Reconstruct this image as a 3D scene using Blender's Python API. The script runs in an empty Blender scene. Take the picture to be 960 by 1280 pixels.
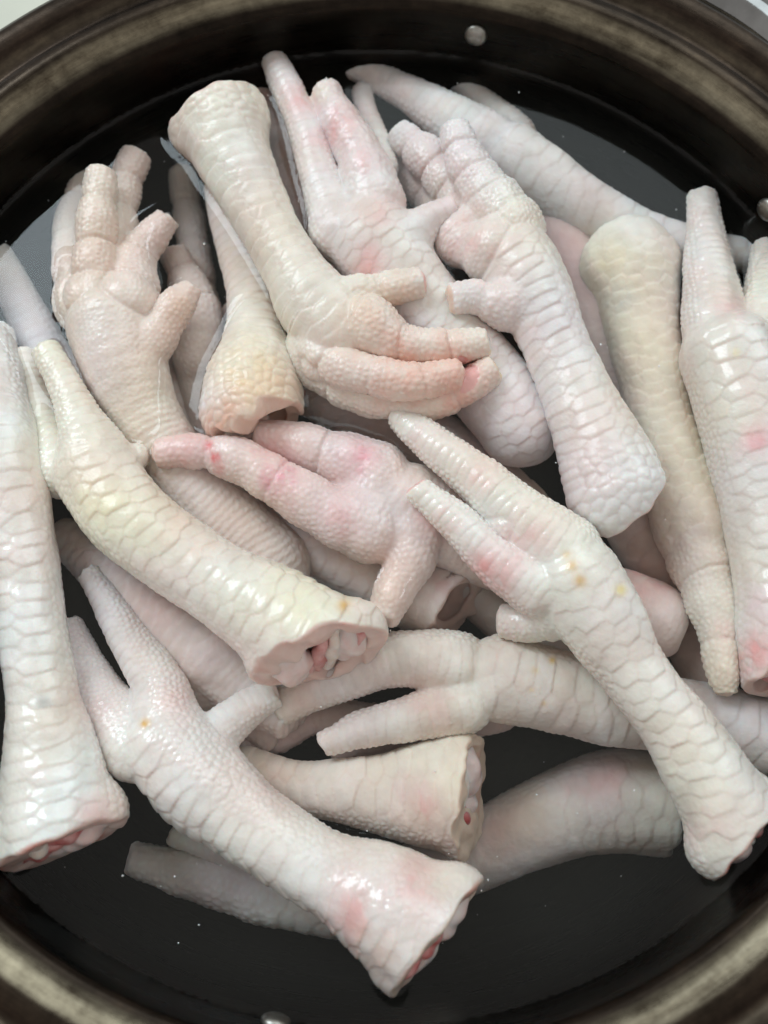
import bpy, bmesh, math, random
import numpy as np
from mathutils import Vector, Matrix

sc = bpy.context.scene
COL = sc.collection
CM = 0.01

# ------------------------------------------------------------------ camera
FPX, DIST, TILT, TX, TY = 1150.0, 28.75, math.radians(14.94), 0.31, -1.36
cam_d = bpy.data.cameras.new('camera')
cam = bpy.data.objects.new('camera', cam_d)
COL.objects.link(cam)
cam_d.sensor_fit = 'VERTICAL'
cam_d.sensor_height = 36.0
cam_d.lens = 36.0 * FPX / 1280.0
cam_d.clip_start = 0.005
cam_d.clip_end = 20.0
CPOS = np.array([TX, TY - DIST * math.sin(TILT), DIST * math.cos(TILT)])
FW = np.array([0, math.sin(TILT), -math.cos(TILT)])
UP = np.array([0, math.cos(TILT), math.sin(TILT)])
RT = np.array([1.0, 0, 0])
cam.location = CPOS * CM
cam.rotation_euler = (TILT, 0, 0)
sc.camera = cam
cam_d.dof.use_dof = True
cam_d.dof.focus_distance = 0.285
cam_d.dof.aperture_fstop = 7.0

# ------------------------------------------------------------------ world and lamps
world = bpy.data.worlds.new('World')
sc.world = world
world.use_nodes = True
bg = world.node_tree.nodes['Background']
bg.inputs[0].default_value = (1.0, 0.97, 0.925, 1)
bg.inputs[1].default_value = 0.50


def area_lamp(name, loc, aim, sx, sy, power, color):
    d = bpy.data.lights.new(name, 'AREA')
    d.shape = 'RECTANGLE'
    d.size, d.size_y, d.energy, d.color = sx, sy, power, color
    o = bpy.data.objects.new(name, d)
    COL.objects.link(o)
    o.location = loc
    o.rotation_euler = (Vector(aim) - Vector(loc)).to_track_quat('-Z', 'Y').to_euler()
    return o


wl = area_lamp('window_light_left', (-0.848, 0.698, 1.016), (0, 0, 0), 0.76, 0.52, 12.5, (0.80, 0.93, 1.0))
_z = Vector((-.40, .43, .81)).normalized()
_x = Vector((0, 0, 1)).cross(_z).normalized(); _y = _z.cross(_x)
_x = (_x * .8 - _y * .6).normalized(); _y = _z.cross(_x)      # the window stands askew to the table
wl.rotation_euler = Matrix((_x, _y, _z)).transposed().to_euler()
area_lamp('window_light_far', (0.75, 1.25, 1.55), (0, 0, 0), 1.7, 1.3, 14.5, (0.84, 0.965, 1.0))

sc.view_settings.view_transform = 'Standard'
sc.view_settings.look = 'None'
sc.view_settings.gamma = 1.0
sc.view_settings.exposure = 0.0
sc.cycles.max_bounces = 8
sc.cycles.transparent_max_bounces = 16
sc.cycles.caustics_reflective = False
sc.cycles.caustics_refractive = False
sc.cycles.use_denoising = True


# ------------------------------------------------------------------ helpers
def at(px, py, z):
    """photo pixel (960x1280) to a point at height z cm over the water level"""
    r = FW + RT * ((px - 480) / FPX) - UP * ((py - 640) / FPX)
    return CPOS + r * ((z - CPOS[2]) / r[2])


def px2cm(p):
    return float((p - CPOS) @ FW) / FPX


def to_px(P):
    q = P - CPOS
    z = q @ FW
    return 480 + FPX * (q @ RT) / z, 640 - FPX * (q @ UP) / z


def tag(o, label=None, cat=None, group=None, kind=None):
    if label: o['label'] = label
    if cat: o['category'] = cat
    if group: o['group'] = group
    if kind: o['kind'] = kind
    return o


def link_mesh(name, me, parent=None):
    o = bpy.data.objects.new(name, me)
    COL.objects.link(o)
    if parent: o.parent = parent
    return o


def np_mesh(name, V, Q, mat, col=None, smooth=True):
    me = bpy.data.meshes.new(name)
    n, m, k = len(V), len(Q), Q.shape[1]
    me.vertices.add(n)
    me.vertices.foreach_set('co', np.ascontiguousarray(V, np.float32).ravel())
    me.loops.add(m * k)
    me.loops.foreach_set('vertex_index', np.ascontiguousarray(Q, np.int32).ravel())
    me.polygons.add(m)
    me.polygons.foreach_set('loop_start', np.arange(0, m * k, k, dtype=np.int32))
    if smooth: me.polygons.foreach_set('use_smooth', np.ones(m, bool))
    me.update(calc_edges=True)
    if col is not None:
        a = me.color_attributes.new('col', 'FLOAT_COLOR', 'POINT')
        c = np.ones((n, 4), np.float32)
        c[:, :col.shape[1]] = col
        a.data.foreach_set('color', c.ravel())
    me.materials.append(mat)
    return me


def sm(e0, e1, x):
    t = np.clip((x - e0) / (e1 - e0), 0, 1)
    return t * t * (3 - 2 * t)


class SineNoise:
    def __init__(self, seed, scale, n=7):
        r = np.random.default_rng(seed)
        d = r.normal(size=(n, 3)); d /= np.linalg.norm(d, axis=1)[:, None]
        self.k = (d * (r.uniform(.6, 1.7, n) * scale)[:, None]).astype(np.float32)
        self.p = r.uniform(0, 6.28, n).astype(np.float32)

    def __call__(self, P):
        return np.sin(P @ self.k.T + self.p).mean(1) * 1.8


def worley(u, v, lu, lv, seed, jit=.5, hexo=True):
    """cell pattern: edge distance (cell units), offset along u in the cell, random per cell"""
    r = np.random.default_rng(seed)
    tab = r.uniform(-.5, .5, (61, 61, 2)).astype(np.float32) * jit
    rnd = r.uniform(0, 1, (61, 61)).astype(np.float32)
    y = (v / lv).astype(np.float32); x = (u / lu).astype(np.float32)
    j0 = np.floor(y).astype(int)
    f1 = np.full(len(x), 9., np.float32); f2 = f1.copy()
    du = np.zeros_like(f1); cr = np.zeros_like(f1)
    for dj in (-1, 0, 1):
        j = j0 + dj
        off = (np.mod(j, 2) * .5) if hexo else 0.
        i0 = np.floor(x - off).astype(int)
        for di in (-1, 0, 1):
            i = i0 + di
            t = tab[i % 61, j % 61]
            cx = i + .5 + off + t[:, 0]; cy = j + .5 + t[:, 1]
            d = np.sqrt((x - cx) ** 2 + (y - cy) ** 2).astype(np.float32)
            near = d < f1
            f2 = np.where(near, f1, np.minimum(f2, d))
            f1 = np.where(near, d, f1)
            du = np.where(near, x - cx, du)
            cr = np.where(near, rnd[i % 61, j % 61], cr)
    return (f2 - f1) * .5, du, cr


def spline(pts, step=None):
    """Catmull-Rom through (x, y, z, r) in cm, resampled"""
    P = np.array(pts, float)
    if len(P) == 2: P = np.array([P[0], (P[0] + P[1]) / 2, P[1]])
    E = np.vstack([2 * P[0] - P[1], P, 2 * P[-1] - P[-2]])
    E[0, 3], E[-1, 3] = P[0, 3], P[-1, 3]
    out = []
    for i in range(len(P) - 1):
        a, b, c, d = E[i:i + 4]
        L = np.linalg.norm((c - b)[:3])
        st = step or max(.12, .33 * min(b[3], c[3]))
        n = max(2, int(L / st) + 1)
        t = (np.arange(n) / n)[:, None]
        out.append(.5 * (2 * b + (c - a) * t + (2 * a - 5 * b + 4 * c - d) * t ** 2 + (3 * b - a - 3 * c + d) * t ** 3))
    out.append(P[-1:])
    return np.vstack(out)


def smin(a, b, k):
    h = np.clip(.5 + .5 * (b - a) / k, 0, 1)
    return b + (a - b) * h - k * h * (1 - h)


PAD = .5


class Grid:
    def __init__(self, lo, hi, h):
        self.h = h
        self.lo = np.array(lo, float)
        self.n = np.ceil((np.array(hi) - self.lo) / h).astype(int) + 1
        self.ax = [(self.lo[i] + h * np.arange(self.n[i])).astype(np.float32) for i in range(3)]
        self.D = np.full(self.n, 3., np.float32)

    def box(self, lo, hi):
        a = np.clip(np.floor((lo - self.lo) / self.h).astype(int), 0, self.n)
        b = np.clip(np.ceil((hi - self.lo) / self.h).astype(int) + 1, 0, self.n)
        return tuple(slice(a[i], b[i]) for i in range(3))

    def coords(self, s):
        return (self.ax[0][s[0]][:, None, None], self.ax[1][s[1]][None, :, None], self.ax[2][s[2]][None, None, :])

    def chain(self, S, k, trim=None):
        """union a chain of tapered capsules; trim = list of (point, normal)"""
        R = S[:, 3].max() + PAD
        s = self.box(S[:, :3].min(0) - R, S[:, :3].max(0) + R)
        X, Y, Z = self.coords(s)
        C = np.full((X.size, Y.size, Z.size), 3., np.float32)
        base = np.array([q.start for q in s])
        for i in range(len(S) - 1):
            a, b = S[i], S[i + 1]
            r = max(a[3], b[3]) + PAD
            t = self.box(np.minimum(a, b)[:3] - r, np.maximum(a, b)[:3] + r)
            x, y, z = self.coords(t)
            ba = (b - a)[:3]; L = float(ba @ ba) + 1e-9
            px, py, pz = x - np.float32(a[0]), y - np.float32(a[1]), z - np.float32(a[2])
            h = (px * np.float32(ba[0] / L) + py * np.float32(ba[1] / L) + pz * np.float32(ba[2] / L))
            np.clip(h, 0, 1, out=h)
            d = np.sqrt((px - h * np.float32(ba[0])) ** 2 + (py - h * np.float32(ba[1])) ** 2 + (pz - h * np.float32(ba[2])) ** 2)
            d -= np.float32(a[3]) + h * np.float32(b[3] - a[3])
            u = tuple(slice(t[q].start - base[q], t[q].stop - base[q]) for q in range(3))
            np.minimum(C[u], d, out=C[u])
        for p, nrm in (trim or ()):
            pl = (X - np.float32(p[0])) * np.float32(nrm[0]) + (Y - np.float32(p[1])) * np.float32(nrm[1]) + (Z - np.float32(p[2])) * np.float32(nrm[2])
            pl = pl + .05 * np.sin(X * 9 + Y * 5) * np.sin(Y * 8 - Z * 6 + p[0]) + .03 * np.sin(X * 17 - Z * 14 + Y * 11)
            C = -smin(-C, -pl.astype(np.float32), .08)
        self.D[s] = smin(self.D[s], C, k)

    def sample(self, P, D=None):
        D = self.D if D is None else D
        q = (P - self.lo) / self.h
        q = np.clip(q, 0, np.array(self.n) - 1.001)
        i = q.astype(int); f = (q - i).astype(np.float32)
        o = 0
        for dx in (0, 1):
            wx = f[:, 0] if dx else 1 - f[:, 0]
            for dy in (0, 1):
                wy = f[:, 1] if dy else 1 - f[:, 1]
                for dz in (0, 1):
                    wz = f[:, 2] if dz else 1 - f[:, 2]
                    o = o + D[i[:, 0] + dx, i[:, 1] + dy, i[:, 2] + dz] * wx * wy * wz
        return o

    def normals(self, P):
        e = self.h * .9
        g = np.stack([self.sample(P + np.eye(3)[a] * e) - self.sample(P - np.eye(3)[a] * e) for a in range(3)], 1)
        return g / (np.linalg.norm(g, axis=1)[:, None] + 1e-9)

    def mesh(self):
        """surface nets"""
        D = self.D; h = self.h
        ins = D < 0
        c = np.zeros(tuple(n - 1 for n in D.shape), np.uint8)
        for dx in (0, 1):
            for dy in (0, 1):
                for dz in (0, 1):
                    c += ins[dx:dx + c.shape[0], dy:dy + c.shape[1], dz:dz + c.shape[2]]
        act = (c > 0) & (c < 8)
        I = np.argwhere(act)
        idx = np.full(c.shape, -1, np.int32)
        idx[act] = np.arange(len(I), dtype=np.int32)
        acc = np.zeros((len(I), 3), np.float32); cnt = np.zeros(len(I), np.float32)
        cor = [(0, 0, 0), (1, 0, 0), (0, 1, 0), (1, 1, 0), (0, 0, 1), (1, 0, 1), (0, 1, 1), (1, 1, 1)]
        val = [D[I[:, 0] + a, I[:, 1] + b, I[:, 2] + g] for a, b, g in cor]
        for a in range(8):
            for b in range(a + 1, 8):
                df = np.subtract(cor[b], cor[a])
                if np.abs(df).sum() != 1: continue
                x = (val[a] < 0) != (val[b] < 0)
                t = np.where(x, val[a] / np.where(x, val[a] - val[b], 1), 0)
                acc += np.where(x[:, None], np.array(cor[a]) + t[:, None] * df, 0)
                cnt += x
        V = self.lo + (I + acc / cnt[:, None]) * h
        quads = []
        for a in range(3):
            b, g = (a + 1) % 3, (a + 2) % 3
            s0 = [slice(None)] * 3; s1 = [slice(None)] * 3
            s0[a] = slice(0, -1); s1[a] = slice(1, None)
            for q in (b, g):
                s0[q] = slice(1, -1); s1[q] = slice(1, -1)
            A, B = ins[tuple(s0)], ins[tuple(s1)]
            for flip, M in ((0, A & ~B), (1, ~A & B)):
                e = np.argwhere(M)
                if not len(e): continue
                e[:, b] += 1; e[:, g] += 1
                db, dg = np.eye(3, dtype=int)[b], np.eye(3, dtype=int)[g]
                q = np.stack([idx[tuple((e - db - dg).T)], idx[tuple((e - dg).T)], idx[tuple(e.T)], idx[tuple((e - db).T)]], 1)
                quads.append(q[:, ::-1] if flip else q)
        return V.astype(np.float32), np.vstack(quads)


def nearest(P, S):
    """closest point on a sampled chain: index+t arc length, radius, tangent, offset vector, distance"""
    c = S[:, :3].astype(np.float32)
    Pf = P.astype(np.float32)
    d2 = (c * c).sum(1)[None] - 2 * Pf @ c.T
    j = d2.argmin(1)
    L = np.concatenate([[0], np.cumsum(np.linalg.norm(np.diff(S[:, :3], axis=0), axis=1))])
    T = np.gradient(S[:, :3], axis=0)
    T /= np.linalg.norm(T, axis=1)[:, None] + 1e-9
    t = T[j]
    off = P - S[j, :3]
    ax = (off * t).sum(1)
    seg = np.gradient(L)[j]
    n_ = len(S) - 1
    ax = np.where((j == 0) | (j == n_), ax, np.clip(ax, -seg, seg))
    u = L[j] + ax
    q = off - ax[:, None] * t
    cap = np.where(((j == 0) & (ax < 0)) | ((j == n_) & (ax > 0)), ax, 0)
    dist = np.sqrt((q * q).sum(1) + cap * cap)
    return u, S[j, 3], t, q, dist, L[-1]


# ------------------------------------------------------------------ materials
def node_mat(name):
    m = bpy.data.materials.new(name)
    m.use_nodes = True
    nt = m.node_tree
    return m, nt, nt.nodes['Principled BSDF']


def N(nt, t, **kw):
    n = nt.nodes.new(t)
    for k, v in kw.items():
        if k.startswith('_'): setattr(n, k[1:], v)
        else: n.inputs[k.replace('_', ' ')].default_value = v
    return n


def skin_material(name, rough, spec, sss, bump, coat):
    m, nt, b = node_mat(name)
    at_ = N(nt, 'ShaderNodeVertexColor', _layer_name='col')
    tc = N(nt, 'ShaderNodeTexCoord')
    nz = N(nt, 'ShaderNodeTexNoise', Scale=260., Detail=4.)
    nt.links.new(tc.outputs['Object'], nz.inputs['Vector'])
    mx = N(nt, 'ShaderNodeMix', _data_type='RGBA', _blend_type='MULTIPLY')
    mx.inputs[0].default_value = .35
    rp = N(nt, 'ShaderNodeValToRGB')
    rp.color_ramp.elements[0].position = .3; rp.color_ramp.elements[0].color = (.78, .70, .68, 1)
    rp.color_ramp.elements[1].position = .72; rp.color_ramp.elements[1].color = (1, 1, 1, 1)
    nt.links.new(nz.outputs[0], rp.inputs[0])
    nt.links.new(at_.outputs[0], mx.inputs[6]); nt.links.new(rp.outputs[0], mx.inputs[7])
    nt.links.new(mx.outputs[2], b.inputs['Base Color'])
    # skin below the water line loses its gloss: water meets it at nearly the same index
    geo = N(nt, 'ShaderNodeNewGeometry')
    sp = N(nt, 'ShaderNodeSeparateXYZ')
    nt.links.new(geo.outputs['Position'], sp.inputs[0])
    mr = N(nt, 'ShaderNodeMapRange')
    mr.inputs[1].default_value = -.0006; mr.inputs[2].default_value = .0004
    nt.links.new(sp.outputs[2], mr.inputs[0])
    ms = N(nt, 'ShaderNodeMath', _operation='MULTIPLY'); ms.inputs[1].default_value = spec
    nt.links.new(mr.outputs[0], ms.inputs[0]); nt.links.new(ms.outputs[0], b.inputs['Specular IOR Level'])
    mc = N(nt, 'ShaderNodeMath', _operation='MULTIPLY'); mc.inputs[1].default_value = coat
    mw = N(nt, 'ShaderNodeMath', _operation='MULTIPLY')
    nt.links.new(mr.outputs[0], mw.inputs[0]); nt.links.new(at_.outputs['Alpha'], mw.inputs[1])
    nt.links.new(mw.outputs[0], mc.inputs[0]); nt.links.new(mc.outputs[0], b.inputs['Coat Weight'])
    b.inputs['Coat Roughness'].default_value = .055
    b.inputs['Roughness'].default_value = rough
    b.inputs['Subsurface Weight'].default_value = sss
    b.inputs['Subsurface Radius'].default_value = (1., .45, .3)
    b.inputs['Subsurface Scale'].default_value = .004
    vo = N(nt, 'ShaderNodeTexVoronoi', Scale=560., _feature='SMOOTH_F1')
    nt.links.new(tc.outputs['Object'], vo.inputs['Vector'])
    n2 = N(nt, 'ShaderNodeTexNoise', Scale=900., Detail=3.)
    nt.links.new(tc.outputs['Object'], n2.inputs['Vector'])
    ad = N(nt, 'ShaderNodeMath', _operation='MULTIPLY_ADD'); ad.inputs[1].default_value = -1.0
    nt.links.new(vo.outputs[0], ad.inputs[0]); nt.links.new(n2.outputs[0], ad.inputs[2])
    bp = N(nt, 'ShaderNodeBump', Strength=bump, Distance=.00022)
    nt.links.new(ad.outputs[0], bp.inputs['Height'])
    nt.links.new(bp.outputs[0], b.inputs['Normal'])
    pass
    return m


M_SKIN = skin_material('wet_skin', .40, .45, .42, .55, 1.0)


def simple_mat(name, color, rough, sss=0., coat=0., metal=0., bump=0., bscale=400., color2=None, spec=.5):
    m, nt, b = node_mat(name)
    b.inputs['Roughness'].default_value = rough
    b.inputs['Metallic'].default_value = metal
    b.inputs['Coat Weight'].default_value = coat
    b.inputs['Coat Roughness'].default_value = .06
    b.inputs['Specular IOR Level'].default_value = spec
    if sss:
        b.inputs['Subsurface Weight'].default_value = sss
        b.inputs['Subsurface Radius'].default_value = (1., .4, .25)
        b.inputs['Subsurface Scale'].default_value = .002
    tc = N(nt, 'ShaderNodeTexCoord')
    nz = N(nt, 'ShaderNodeTexNoise', Scale=bscale, Detail=5.)
    nt.links.new(tc.outputs['Object'], nz.inputs['Vector'])
    rp = N(nt, 'ShaderNodeValToRGB')
    rp.color_ramp.elements[0].position = .35; rp.color_ramp.elements[1].position = .68
    rp.color_ramp.elements[0].color = (*(color2 or tuple(c * .75 for c in color)), 1)
    rp.color_ramp.elements[1].color = (*color, 1)
    nt.links.new(nz.outputs[0], rp.inputs[0]); nt.links.new(rp.outputs[0], b.inputs['Base Color'])
    if bump:
        bp = N(nt, 'ShaderNodeBump', Strength=bump, Distance=.0005)
        nt.links.new(nz.outputs[0], bp.inputs['Height']); nt.links.new(bp.outputs[0], b.inputs['Normal'])
    return m


M_CART = simple_mat('cartilage', (.78, .71, .69), .28, .5, .35, color2=(.76, .56, .52), bump=.4, bscale=160)
M_FLESH = simple_mat('raw_flesh', (.46, .07, .07), .3, .3, .35, color2=(.72, .40, .38), bump=.5, bscale=220)
M_TENDON = simple_mat('tendon', (.82, .79, .74), .3, .4, .4, color2=(.80, .66, .58), bump=.3)
M_CLAW = simple_mat('claw_horn', (.80, .62, .52), .25, .4, .5, color2=(.78, .50, .46), bump=.2, bscale=700)
M_FLAP = simple_mat('skin_flap', (.86, .82, .78), .3, .4, .4, color2=(.82, .70, .66), bump=.3)


# ------------------------------------------------------------------ the foot builder
FEET = []       # (grid slice at water level) for the meniscus


def blob_part(name, parent, origin, chains, mat, h=.05, k=.08, noise=.03, seed=1):
    """small organic child mesh from capsule chains in world cm"""
    S = [spline(c) for c in chains]
    A = np.vstack(S)
    R = A[:, 3].max() + 2.5 * h + noise
    g = Grid(A[:, :3].min(0) - R, A[:, :3].max(0) + R, h)
    for s in S: g.chain(s, k)
    V, Q = g.mesh()
    V = V + g.normals(V) * (SineNoise(seed, 7.)(V.astype(np.float32)) * noise)[:, None]
    me = np_mesh(name, (V - origin) * CM, Q, mat)
    return link_mesh(name, me, parent)


def foot(label, shank, toes=(), pads=(), face='d', roll=0, base=(.80, .74, .70), patches=(), cut=None,
         vox=.05, scute=(23, 40), amp=1., k=.30, side=10, wide=1.05, knob=0, pap=7., crs=1., shreds=(), lumps=(), wet=.2, seed=0, mottle=.075):
    if seed == 0: seed = len(FEET) + 3
    rng = np.random.default_rng(seed)
    scl = px2cm(at(shank[len(shank) // 2][0], shank[len(shank) // 2][1], shank[len(shank) // 2][2]))

    def conv(l):
        o = []
        for x, y, z, r in l:
            p = at(x, y, z)
            o.append((*p, r * px2cm(p)))
        return o
    chains = [dict(S=spline(conv(shank)), kind='shank')]
    for t in toes:
        S = spline(conv(t['p']), step=.09)
        L = np.concatenate([[0], np.cumsum(np.linalg.norm(np.diff(S[:, :3], axis=0), axis=1))])
        fc = t.get('face', face)
        if fc == 'p':                         # toe pads with creases between them
            n = t.get('n', 3)
            ucs = [L[-1] * ((q - .4) / (n + .25)) + rng.normal() * .05 for q in range(1, n + 1)]
            for uc in ucs:
                S[:, 3] *= 1 - .14 * np.exp(-((L - uc) / .12) ** 2)
            S[:, 3] *= 1.06 + .03 * np.sin(L * 5 + seed)
        else:
            ucs = []
        chains.append(dict(S=S, kind='toe', ucs=ucs, face=fc, tip=t.get('tip', 'cut'), tilt=t.get('tilt', (0, 0)),
                           disc=t.get('disc'), k=t.get('k', k * .5)))
    for x, y, z, r in pads:
        p = at(x, y, z)
        rr = r * px2cm(p)
        chains.append(dict(S=np.array([[*p, rr], [*(p + [0.01, 0, 0]), rr]]), kind='pad', k=.16))
    for x, y, z, r in lumps:
        p = at(x, y, z); rr = r * px2cm(p)
        chains.append(dict(S=np.array([[*p, rr], [*(p + [0.01, 0, 0]), rr]]), kind='lump', k=.45))
    A = np.vstack([c['S'] for c in chains])
    R = A[:, 3].max() + .25
    g = Grid(A[:, :3].min(0) - R, A[:, :3].max(0) + R, vox)
    for c in chains:
        trim = None
        if c['kind'] == 'toe' and c['tip'] == 'cut':
            e = c['S'][-1]; t = c['S'][-1, :3] - c['S'][-4, :3]; t /= np.linalg.norm(t)
            tv = t + rng.normal(size=3) * .14 + RT * c['tilt'][0] - UP * c['tilt'][1]
            tv /= np.linalg.norm(tv)
            c['trim'] = (e[:3] + t * e[3] * .45, tv)
            trim = [c['trim']]
        g.chain(c['S'], c.get('k', .01 if c['kind'] == 'shank' else k), trim)
    # cut at the hock
    cutinfo = None
    if cut:
        cp = at(*cut['at']); nx, ny, nz = cut['n']
        cn = RT * nx - UP * ny - FW * nz
        cn /= np.linalg.norm(cn)
        s = np.s_[:, :, :]
        X, Y, Z = g.coords(s)
        pl = (X - cp[0]) * cn[0] + (Y - cp[1]) * cn[1] + (Z - cp[2]) * cn[2]
        wob = 1.3 * np.sin(X * 1.9 + seed + 1.1 * np.sin(Z * 1.7)) * np.sin(Y * 2.1 + 1.3 + seed) + .45 * np.sin(X * 3.9 + Y * 3.1 + Z * 4.7 + seed * 2) + .22 * np.sin(X * 9 - Y * 11 + Z * 7 + 2 * np.sin(X * 3))
        pl = (pl + cut.get('rag', .09) * wob).astype(np.float32)
        g.D = -smin(-g.D, -pl, .09)
        rc = cut.get('r', shank[0][3] * .62) * scl
        dp = cut.get('depth', .8)
        if dp > 0:
            c0 = cp + cn * .3; c1 = cp - cn * dp
            off = RT * cut.get('off', (0, 0))[0] * scl - UP * cut.get('off', (0, 0))[1] * scl
            c0 = c0 + off; c1 = c1 + off * .6
            ba = c1 - c0; LL = ba @ ba
            hh = np.clip(((X - c0[0]) * ba[0] + (Y - c0[1]) * ba[1] + (Z - c0[2]) * ba[2]) / LL, 0, 1)
            cav = np.sqrt((X - c0[0] - hh * ba[0]) ** 2 + (Y - c0[1] - hh * ba[1]) ** 2 + (Z - c0[2] - hh * ba[2]) ** 2) - rc * (1 - .35 * hh) + .05 * wob + rc * (.13 * np.sin(X * 4.1 + Z * 3 + seed) * np.sin(Y * 4.7 + seed * 2) + .10 * np.sin(X * 8.3 - Y * 7.1 + Z * 5))
            cav = cav.astype(np.float32)
            g.D = -smin(-g.D, cav, .07)
        cutinfo = (cp, cn, rc, pl, cav if dp > 0 else None)
    V, Q = g.mesh()
    Nn = g.normals(V)
    V = V.astype(np.float64)
    # anatomy coordinates
    Vc = -FW
    W = []; H = []
    for ci, c in enumerate(chains):
        if c['kind'] in ('pad', 'lump'): continue
        u, r, t, q, dist, L = nearest(V, c['S'])
        sd = dist - r
        W.append((sd, ci)); c['near'] = (u, r, t, q, dist, L)
    sdm = np.stack([w[0] for w in W], 1)
    wt = np.exp(-(sdm - sdm.min(1)[:, None]) / .10)
    wt /= wt.sum(1)[:, None]
    hsum = np.zeros(len(V)); tint = np.zeros(len(V)); cellv = np.zeros(len(V))
    for wi, (sd, ci) in enumerate(W):
        c = chains[ci]
        u, r, t, q, dist, L = c['near']
        fc = c.get('face', face)
        rl = math.radians(roll) + (math.pi if fc == 'p' else 0)
        Lv = np.cross(np.broadcast_to(Vc, t.shape), t); Lv /= np.linalg.norm(Lv, axis=1)[:, None] + 1e-9
        Dv = math.cos(rl) * Vc + math.sin(rl) * Lv
        Dv = Dv - (Dv * t).sum(1)[:, None] * t; Dv /= np.linalg.norm(Dv, axis=1)[:, None] + 1e-9
        Bv = np.cross(t, Dv)
        phi = np.arctan2((q * Bv).sum(1), (q * Dv).sum(1))
        nz1 = SineNoise(seed + 11, 2.2)(V.astype(np.float32))
        up_ = u / scl + nz1 * 3.                       # along, photo px
        ap = np.abs(phi)
        php = np.arctan2(-(q * Bv).sum(1), -(q * Dv).sum(1))
        m5 = SineNoise(seed + 5, 1.6)(V.astype(np.float32)); m6 = SineNoise(seed + 6, .9)(V.astype(np.float32))
        if c['kind'] == 'shank':
            vp = phi * r / scl + m5 * 4
            vq = php * r / scl + m5 * 4
            wd = sm(wide + .22, wide - .12, ap + nz1 * .16 + m6 * .12)
            if knob: wd = wd * sm(knob * .75, knob * 1.15, u + nz1 * .35 + .5 * np.sin(phi + seed))
            e1, du1, c1 = worley(up_ + 9 * m6, vp, scute[0], scute[1], seed, .34)
            vis = .5 + .5 * sm(-.5, .35, SineNoise(seed + 8, 1.5)(V.astype(np.float32)))
            hd = (sm(.0, .085, e1) * .013 + sm(.0, .4, e1) * .008) * (.5 + .5 * crs) * vis - du1 * .044 * (.4 + .6 * vis) * (.45 + .55 * sm(0, .10, e1)) + (c1 - .5) * .016
            hd = hd * 1.1
            if knob:
                w0 = V - c['S'][0, :3]; t0 = c['S'][3, :3] - c['S'][0, :3]; t0 /= np.linalg.norm(t0)
                b0 = np.cross(t0, Vc); b0 /= np.linalg.norm(b0)
                flat = u < knob * 1.3
                ux = np.where(flat, w0 @ t0 / scl + 500 + 5 * nz1, up_); vx = np.where(flat, w0 @ b0 / scl + 500 + 5 * m5, vp)
            else:
                ux, vx = up_, vp
            e2, du2, c2 = worley(ux, vx, side, side * 1.05, seed + 1, .68)
            hs = sm(0, .22, e2) * .018 + sm(.0, .5, e2) * .014 + (c2 - .5) * .008 - du2 * .010
            e3, du3, c3 = worley(up_ * 1.25, vq, 6.5, 8.5, seed + 2, .75)
            hp = sm(0, .4, e3) * .018 + np.sin(up_ * .62 + nz1 * 3 + m5 * 2.4) * .013 * sm(-.3, .6, m6 + .3)
            pl_ = sm(1.9, 2.5, ap + nz1 * .15)
            sidew = .75 + .35 * m6
            hs = hs * (1 + (sm(knob, .5, u) * .55 if knob else 0))
            h = wd * hd + (1 - wd) * ((1 - pl_) * hs * sidew + pl_ * hp)
            h = h + .035 * np.cos(2 * phi + seed) * sm(.2, 1.2, u)
            crease = vis * wd * sm(.10, .0, e1) + (1 - wd) * (1 - pl_) * sm(.14, 0, e2) * .8
            cellr = wd * (c1 - .5) + (1 - wd) * (1 - pl_) * (c2 - .5) * .7
        else:
            vp = phi * np.maximum(r, .3) / scl; vq = php * np.maximum(r, .3) / scl
            rw = max(12., float(np.median(c['S'][:, 3])) / scl * 1.5)
            e1, du1, c1 = worley(up_ + m5 * 1.5, vp + rw / 2, 12.5, rw, seed + ci, .5, hexo=False)
            hd = sm(0, .28, e1) * .019 - du1 * .018 + (c1 - .5) * .012
            e2, du2, c2 = worley(up_, vp, 8.5, 8.5, seed + 20 + ci, .65)
            hs = sm(0, .3, e2) * .032 + sm(.1, .5, e2) * .012 + (c2 - .5) * .014
            e3, du3, c3 = worley(up_, vq, pap, pap, seed + 40 + ci, .8)
            hp = sm(0, .45, e3) * .036
            wd = sm(.95, .6, ap + nz1 * .15); pl_ = sm(1.7, 2.1, ap)
            h = wd * hd + (1 - wd) * ((1 - pl_) * hs + pl_ * hp)
            if c['ucs']:
                kn = np.array([-.3] + sorted(c['ucs']) + [L + .8])
                sg = np.clip(np.searchsorted(kn, u) - 1, 0, len(kn) - 2)
                fr_ = np.clip((u - kn[sg]) / (kn[sg + 1] - kn[sg]), 0, 1)
                h = h + (.065 * np.sin(np.pi * fr_) ** .8 - .03) * sm(.8, 1.7, ap + .2 * m6)
            for uc in c['ucs']:
                dd = (u - uc + .05 * m5 + .05 * nz1 + .10 * math.sin(uc * 9) * np.sin(php))
                h = h - ((.05 + .035 * math.sin(uc * 31)) * np.exp(-(dd / .06) ** 2) - .03 * np.exp(-(dd / .30) ** 2)) * sm(1.3, 2.1, ap + .3 * m6)
            crease = wd * sm(.12, .0, e1) * .6 + (1 - wd) * (pl_ * sm(.16, 0, e3) + (1 - pl_) * sm(.16, 0, e2)) * .7
            cellr = wd * (c1 - .5) + (1 - wd) * (c2 - .5) * .6
        tint += wt[:, wi] * crease; cellv += wt[:, wi] * cellr
        hsum += wt[:, wi] * h
    fade = np.ones(len(V))
    px, py = to_px(V)
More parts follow.
